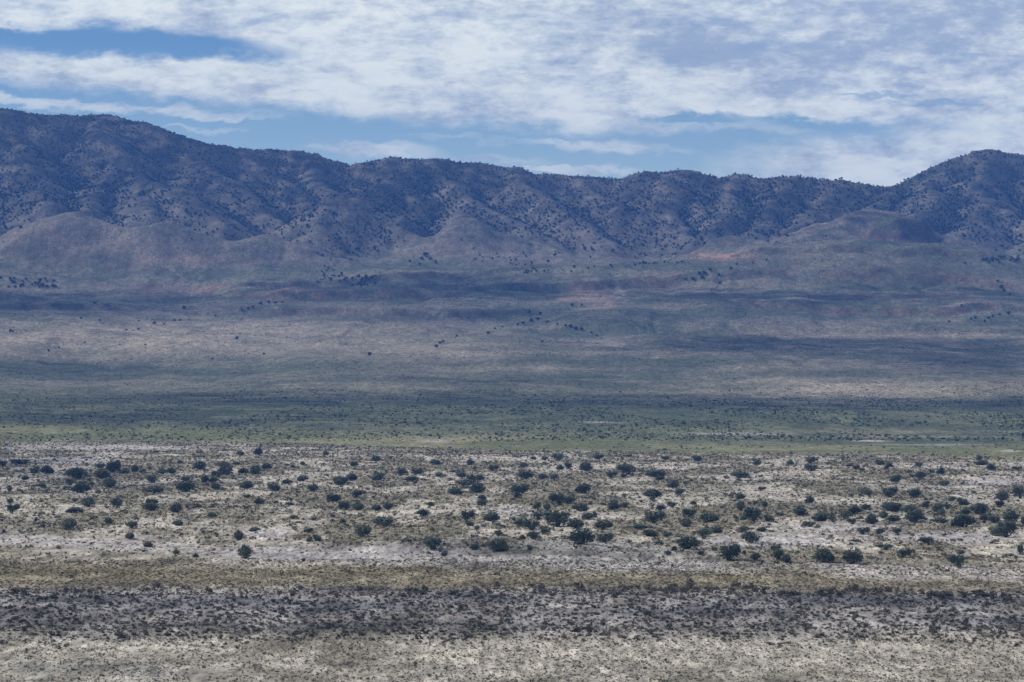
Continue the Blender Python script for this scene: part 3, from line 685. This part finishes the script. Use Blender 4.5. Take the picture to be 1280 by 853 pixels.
k = visible_mask(X, Y, Z, 3.0) | (np.abs(u - 640) > 640); X, Y, Z, u, v = X[k], Y[k], Z[k], u[k], v[k]; n = len(X)
wd = np.clip(r.lognormal(1.22, 0.27, n), 1.8, 6.0); wd *= np.interp(v, [130, 200, 300], [.80, .88, .98]) * np.interp(Y, [3850, 3930], [1, .82]); ht = wd * r.uniform(.75, 1.0, n)
fx, fy, fz_ = hit(FAN[:, 0], FAN[:, 1]); fw = FAN[:, 2] * 0.8 * fy / F; fh = fw * r.uniform(.7, .95, len(fw))
okf = ~np.isnan(fy)
X = np.concatenate([fx[okf], X]); Y = np.concatenate([fy[okf], Y]); Z = np.concatenate([fz_[okf], Z]); wd = np.concatenate([fw[okf], wd]); ht = np.concatenate([fh[okf], ht])
u = np.concatenate([FAN[okf, 0], u]); v = np.concatenate([FAN[okf, 1], v])
sc_ = wd * ht / Y ** 2 * ((u > 2) & (u < 1278)); sc_[:okf.sum()] *= 3
nh = int(okf.sum())
top = np.zeros(len(X), bool); top[np.argsort(-sc_)[:300]] = True
idx = np.where(top)[0]; idx = idx[np.argsort(v[idx])]
def where(u, v, i, Y):
    if v < 215: return 'high under the skyline'
    if v < 250: return 'on the upper mountain slope'
    if v < 275: return 'halfway up the mountain slope'
    if v < 300: return 'low on the mountain slope'
    if v < 320: return 'at the foot of the mountains'
    if v < 340: return 'in the hollows below the mountains'
    if v < 360: return 'on the bench below the foothills'
    if v < 385: return 'below the dark scarp of the foothills'
    if v < 402: return 'on the upper bajada'
    if v < 415: return 'in the loose string of trees across the bajada'
    if v < 430: return 'among scattered trees on tan open ground'
    return 'standing out alone low on the bajada'
for i in idx:
    o = link('juniper_tree', jun_mesh[rng.integers(0, 12)])
    o.location = (X[i], Y[i], Z[i] - 0.1); o.scale = (wd[i] * 1.15, wd[i] * 1.1, ht[i] * 1.05); o.rotation_euler = (0, 0, float(rng.random() * 6.28))
    px = wd[i] / Y[i] * F
    size = 'large' if px > 7.5 else 'medium' if px > 5.8 else 'small'
    shape = 'tall' if ht[i] > .95 * wd[i] else 'squat' if ht[i] < .8 * wd[i] else 'round'
    lbl = unique(' '.join((size, shape, 'dark juniper', where(u[i], v[i], i, Y[i]) + ',', word(round(u[i] / 12.8)), 'percent across')), (', lower one', ', nearer one'))
    tag(o, lbl, 'tree', 'junipers on the slopes and bajada')
rest = ~top
scatter('juniper_cover', jun_tmpl, X[rest], Y[rest], Z[rest] - .1, wd[rest] * 1.0, ht[rest] * 0.92, pick_cols(int(rest.sum()), [(0.022, .032, .022), (0.032, .043, .026), (0.026, .036, .024)], r), M_TUFT, 11)
print('junipers', len(X), time.time() - T0)

# ------------------------------------------------------------ unseen clouds overhead, placed and shaped for the shade they cast on land
SHADE = [ # u, v, half width, half height, how dense
 (130,196,350,68,.97),(430,225,110,40,.7),(600,215,260,32,.5),(1000,245,380,45,.5),(1250,230,90,60,.45),(860,285,420,24,.25),
 (540,362,230,16,.8),(120,380,260,13,.6),(1050,372,320,12,.55),(1010,432,270,11,.75),(1230,450,120,16,.6),(620,395,200,9,.5),
 (60,462,150,9,.6),(420,500,560,9,.65),(1080,507,330,8,.75),(250,520,400,12,.5),(640,478,180,7,.35),
 (60,590,90,26,.45),(640,690,300,22,.35),(200,600,150,14,.3),(1150,610,120,10,.25),(640,764,900,29,.42),(150,770,330,36,.45),(120,835,260,14,.45),(1180,838,200,14,.3),(560,846,160,7,.3)]
r = np.random.default_rng(91); G = 17.0
gx, gy = np.meshgrid(np.arange(-900, 900, G), np.arange(285, 4150, G)); gx = gx.ravel() + r.uniform(-7, 7, gx.size); gy = gy.ravel() + r.uniform(-7, 7, gy.size)
k = np.abs(gx) < 0.2 * gy + 40; gx, gy = gx[k], gy[k]; gz = gzs(gx, gy); su, sv = proj(gx, gy, gz)
cv = np.zeros(len(gx))
wob = fbm(gx / 90, gy / 90, 3, 191)
for (pu, pv_, ru, rv, kk) in SHADE:
    d = ((su + 40 * wob - pu) / ru) ** 2 + ((sv + 5 * wob - pv_) / rv) ** 2
    cv = 1 - (1 - cv) * (1 - kk * np.exp(-d ** 2 * 0.8))
cv *= 0.8 + 0.5 * wob
k = cv > 0.10; gx, gy, gz, cv = gx[k], gy[k], gz[k], np.clip(cv[k], 0, .9)
zt = 1300 + 60 * gnoise(gx / 200, gy / 200, 195) + r.uniform(-12, 12, len(gx)); tt_ = (zt - gz) / SUN_DIR[2]
bm_v = []; import bmesh
bm = bmesh.new(); bmesh.ops.create_icosphere(bm, subdivisions=1, radius=0.5); iv = np.array([v_.co[:] for v_ in bm.verts]); ifc = np.array([[v_.index for v_ in f.verts] for f in bm.faces]); bm.free()
M_CLOUD, _, _b = new_mat('cloud_white'); _b.inputs['Base Color'].default_value = (0.8, 0.8, 0.82, 1)
rd = 2 * G * np.sqrt(cv / math.pi)
co_ = scatter('shade_clouds', [(iv * [1, 1, .8], ifc.reshape(-1), 3)], gx + SUN_DIR[0] * tt_, gy + SUN_DIR[1] * tt_, zt, rd, rd, np.full((len(gx), 3), .8), M_CLOUD, 13)
print('cloud puffs', len(gx))
# ------------------------------------------------------------ air
hb = 6500.0
bx0, bx1, by0, by1, bz0, bz1 = -hb, hb, -1000.0, 5600.0, float(Zg.min()) - 1.0, max(float(Zg.max()) + 12, 460.0)
bx0 = float(Xg.min()) - 20; bx1 = float(Xg.max()) + 20
V = [(x, y, z) for z in (bz0, bz1) for y in (by0, by1) for x in (bx0, bx1)]
me = bpy.data.meshes.new('haze'); me.from_pydata(V, [], [(0, 2, 3, 1), (4, 5, 7, 6), (0, 1, 5, 4), (2, 6, 7, 3), (0, 4, 6, 2), (1, 3, 7, 5)]); me.update()
hz = link('haze', me); tag(hz, kind='stuff')
m = bpy.data.materials.new('haze'); m.use_nodes = True; nt = m.node_tree; nt.nodes.clear()
out = nt.nodes.new('ShaderNodeOutputMaterial'); pv = nt.nodes.new('ShaderNodeVolumePrincipled')
pv.inputs['Density'].default_value = 1.25e-4; pv.inputs['Color'].default_value = (0.11, 0.33, 0.97, 1); pv.inputs['Anisotropy'].default_value = 0.0
nt.links.new(pv.outputs[0], out.inputs['Volume']); me.materials.append(m)

# ------------------------------------------------------------ sky and its clouds (a function of direction)
world = bpy.data.worlds.new('World'); sc.world = world; world.use_nodes = True
nt = world.node_tree; N = nt.nodes; LK = nt.links
bg = N['Background']; bg.inputs['Strength'].default_value = 0.085
sky = N.new('ShaderNodeTexSky'); sky.sky_type = 'NISHITA'; sky.sun_disc = False
sky.sun_elevation = sun_el; sky.sun_rotation = sun_az; sky.altitude = 1500; sky.air_density = 1.0; sky.dust_density = 0.4; sky.ozone_density = 2.0
tc = N.new('ShaderNodeTexCoord'); sep = N.new('ShaderNodeSeparateXYZ'); LK.new(tc.outputs['Generated'], sep.inputs[0])
def M(op, a, b=None, c=None):
    n = N.new('ShaderNodeMath'); n.operation = op
    for k, t in enumerate((a, b, c)):
        if t is None: continue
        if isinstance(t, (int, float)): n.inputs[k].default_value = t
        else: LK.new(t, n.inputs[k])
    return n.outputs[0]
yd = M('MAXIMUM', M('ABSOLUTE', sep.outputs[1]), 0.12)
uu = M('MULTIPLY_ADD', M('DIVIDE', sep.outputs[0], yd), F, U0)
vv = M('MULTIPLY_ADD', M('DIVIDE', sep.outputs[2], yd), -F, V0)
cmb = N.new('ShaderNodeCombineXYZ'); LK.new(M('DIVIDE', uu, 100), cmb.inputs[0]); LK.new(M('DIVIDE', vv, 100), cmb.inputs[1])
def noise(sx, sy, scale, det, rough, dist=0.0, off=0.0, rot=0.0):
    mp = N.new('ShaderNodeMapping'); mp.inputs['Scale'].default_value = (sx, sy, 1); mp.inputs['Location'].default_value = (off, off * .7, off); mp.inputs['Rotation'].default_value = (0, 0, rot)
    LK.new(cmb.outputs[0], mp.inputs['Vector'])
    n = N.new('ShaderNodeTexNoise'); n.inputs['Scale'].default_value = scale; n.inputs['Detail'].default_value = det; n.inputs['Roughness'].default_value = rough; n.inputs['Distortion'].default_value = dist
    LK.new(mp.outputs[0], n.inputs['Vector']); return n.outputs[0]
def ss(x, a, b):
    n = N.new('ShaderNodeMapRange'); n.interpolation_type = 'SMOOTHSTEP'; n.inputs[1].default_value = a; n.inputs[2].default_value = b
    LK.new(x, n.inputs[0]); return n.outputs[0]
nA = noise(1, 4.2, 0.75, 7, 0.62, 0.25, 3.1, 0.06)       # streaky
nB = noise(1, 2.1, 1.9, 6, 0.6, 0.15, 7.7, 0.04)         # lumpy
wu = M('ADD', uu, M('MULTIPLY', M('SUBTRACT', nB, 0.5), 140)); wv = M('ADD', vv, M('MULTIPLY', M('SUBTRACT', nB, 0.5), 46))
wv = M('ADD', wv, M('MULTIPLY', M('SUBTRACT', nA, 0.5), 26))
def ell(cu, cv, ru, rv, tilt=0.0, a=1.45, b=0.45):
    du = M('SUBTRACT', wu, cu); dv = M('SUBTRACT', M('SUBTRACT', wv, cv), M('MULTIPLY', du, tilt))
    d = M('SQRT', M('ADD', M('POWER', M('DIVIDE', du, ru), 2), M('POWER', M('DIVIDE', dv, rv), 2)))
    return ss(d, a, b)
crv = N.new('ShaderNodeFloatCurve'); c0 = crv.mapping.curves[0]
pts = [(-400, 80), (0, 104), (150, 118), (300, 134), (450, 148), (640, 163), (800, 169), (900, 160), (1000, 168), (1100, 158), (1280, 168), (1700, 160)]
pts = [((a + 400) / 2100, b / 300) for a, b in pts]
c0.points[0].location = pts[0]; c0.points[1].location = pts[-1]
for p_ in pts[1:-1]: c0.points.new(*p_)
crv.mapping.update(); LK.new(M('DIVIDE', M('ADD', uu, 400), 2100), crv.inputs['Value'])
edge = M('MULTIPLY', crv.outputs[0], 300)
cover = ss(M('SUBTRACT', edge, wv), -8, 16)
def sub(h, k=1.0):
    global cover
    cover = M('MULTIPLY', cover, M('SUBTRACT', 1.0, M('MULTIPLY', h, k)))
def add(h, k=1.0):
    global cover
    cover = M('MAXIMUM', cover, M('MULTIPLY', h, k))
sub(ell(95, 52, 150, 21, 0.0)); sub(ell(230, 56, 130, 16, 0.10)); sub(ell(0, 42, 90, 10)); sub(ell(315, 27, 30, 9, 0, 1.5, .1), .45)
sub(ell(870, 150, 70, 7)); sub(ell(1040, 157, 110, 10, 0.05)); sub(ell(1100, 122, 60, 4), .6); sub(ell(1180, 132, 60, 4), .6)
add(ell(120, 132, 210, 6, 0.06), .75); add(ell(270, 146, 60, 4, 0.03), .7); add(ell(470, 188, 75, 9, 0.05), .8); add(ell(580, 197, 90, 6, .05), .5); add(ell(270, 166, 50, 3), .35)
add(ell(760, 183, 85, 7, 0.06), .8); add(ell(710, 213, 90, 6, 0.0), .75); add(ell(640, 175, 120, 3), .25); add(ell(600, 100, 900, 50), .0)
add(ell(1180, 205, 250, 38, -0.03)); add(ell(1080, 208, 150, 30, 0.02)); add(ell(1300, 185, 200, 50))
thin = ss(M('ADD', M('MULTIPLY', nA, .6), M('MULTIPLY', nB, .4)), 0.30, 0.52)
alpha = M('MULTIPLY', cover, M('MULTIPLY_ADD', thin, 0.30, 0.70))
# the bank of cloud stands low over the mountains; overhead it is broken
alpha = M('MULTIPLY', alpha, M('SUBTRACT', 1.0, M('MULTIPLY', ss(sep.outputs[2], 0.14, 0.40), 0.78)))
# shading: brighter crowns, blue-grey undersides, most of them up and to the right
nC = noise(1, 2.6, 1.1, 6, 0.62, 0.2, 12.3, 0.05); nD = noise(1, 2.2, 3.6, 7, 0.68, 0.2, 17.1); nE = noise(1, 3.2, 7.5, 6, 0.7, 0.3, 23.3, -0.1)
gr = M('ADD', M('MULTIPLY', ell(1120, 50, 380, 75, 0, 1.5, .2), .62), M('MULTIPLY', ell(850, 45, 190, 40, 0, 1.5, .2), .30))
tone = M('ADD', M('MULTIPLY', nC, 0.66), M('ADD', M('MULTIPLY', nD, 0.32), M('MULTIPLY', nE, 0.12)))
tone = ss(M('SUBTRACT', tone, M('MULTIPLY', gr, 0.19)), 0.35, 0.64)
mixc = N.new('ShaderNodeMix'); mixc.data_type = 'RGBA'; LK.new(tone, mixc.inputs[0])
mixc.inputs[6].default_value = (5.9, 7.2, 9.0, 1); mixc.inputs[7].default_value = (13.6, 14.3, 13.6, 1)
# blue of the clear sky, deeper upward
skm = N.new('ShaderNodeMix'); skm.data_type = 'RGBA'; skm.blend_type = 'MULTIPLY'; skm.inputs[0].default_value = 1.0
LK.new(sky.outputs[0], skm.inputs[6]); rampn = N.new('ShaderNodeMix'); rampn.data_type = 'RGBA'
LK.new(ss(sep.outputs[2], 0.05, 0.125), rampn.inputs[0]); rampn.inputs[6].default_value = (1.6, 1.65, 1.6, 1); rampn.inputs[7].default_value = (0.66, 0.92, 1.2, 1)
LK.new(rampn.outputs[2], skm.inputs[7])
fin = N.new('ShaderNodeMix'); fin.data_type = 'RGBA'; LK.new(alpha, fin.inputs[0]); LK.new(skm.outputs[2], fin.inputs[6]); LK.new(mixc.outputs[2], fin.inputs[7])
LK.new(fin.outputs[2], bg.inputs['Color'])
print('done', time.time() - T0)
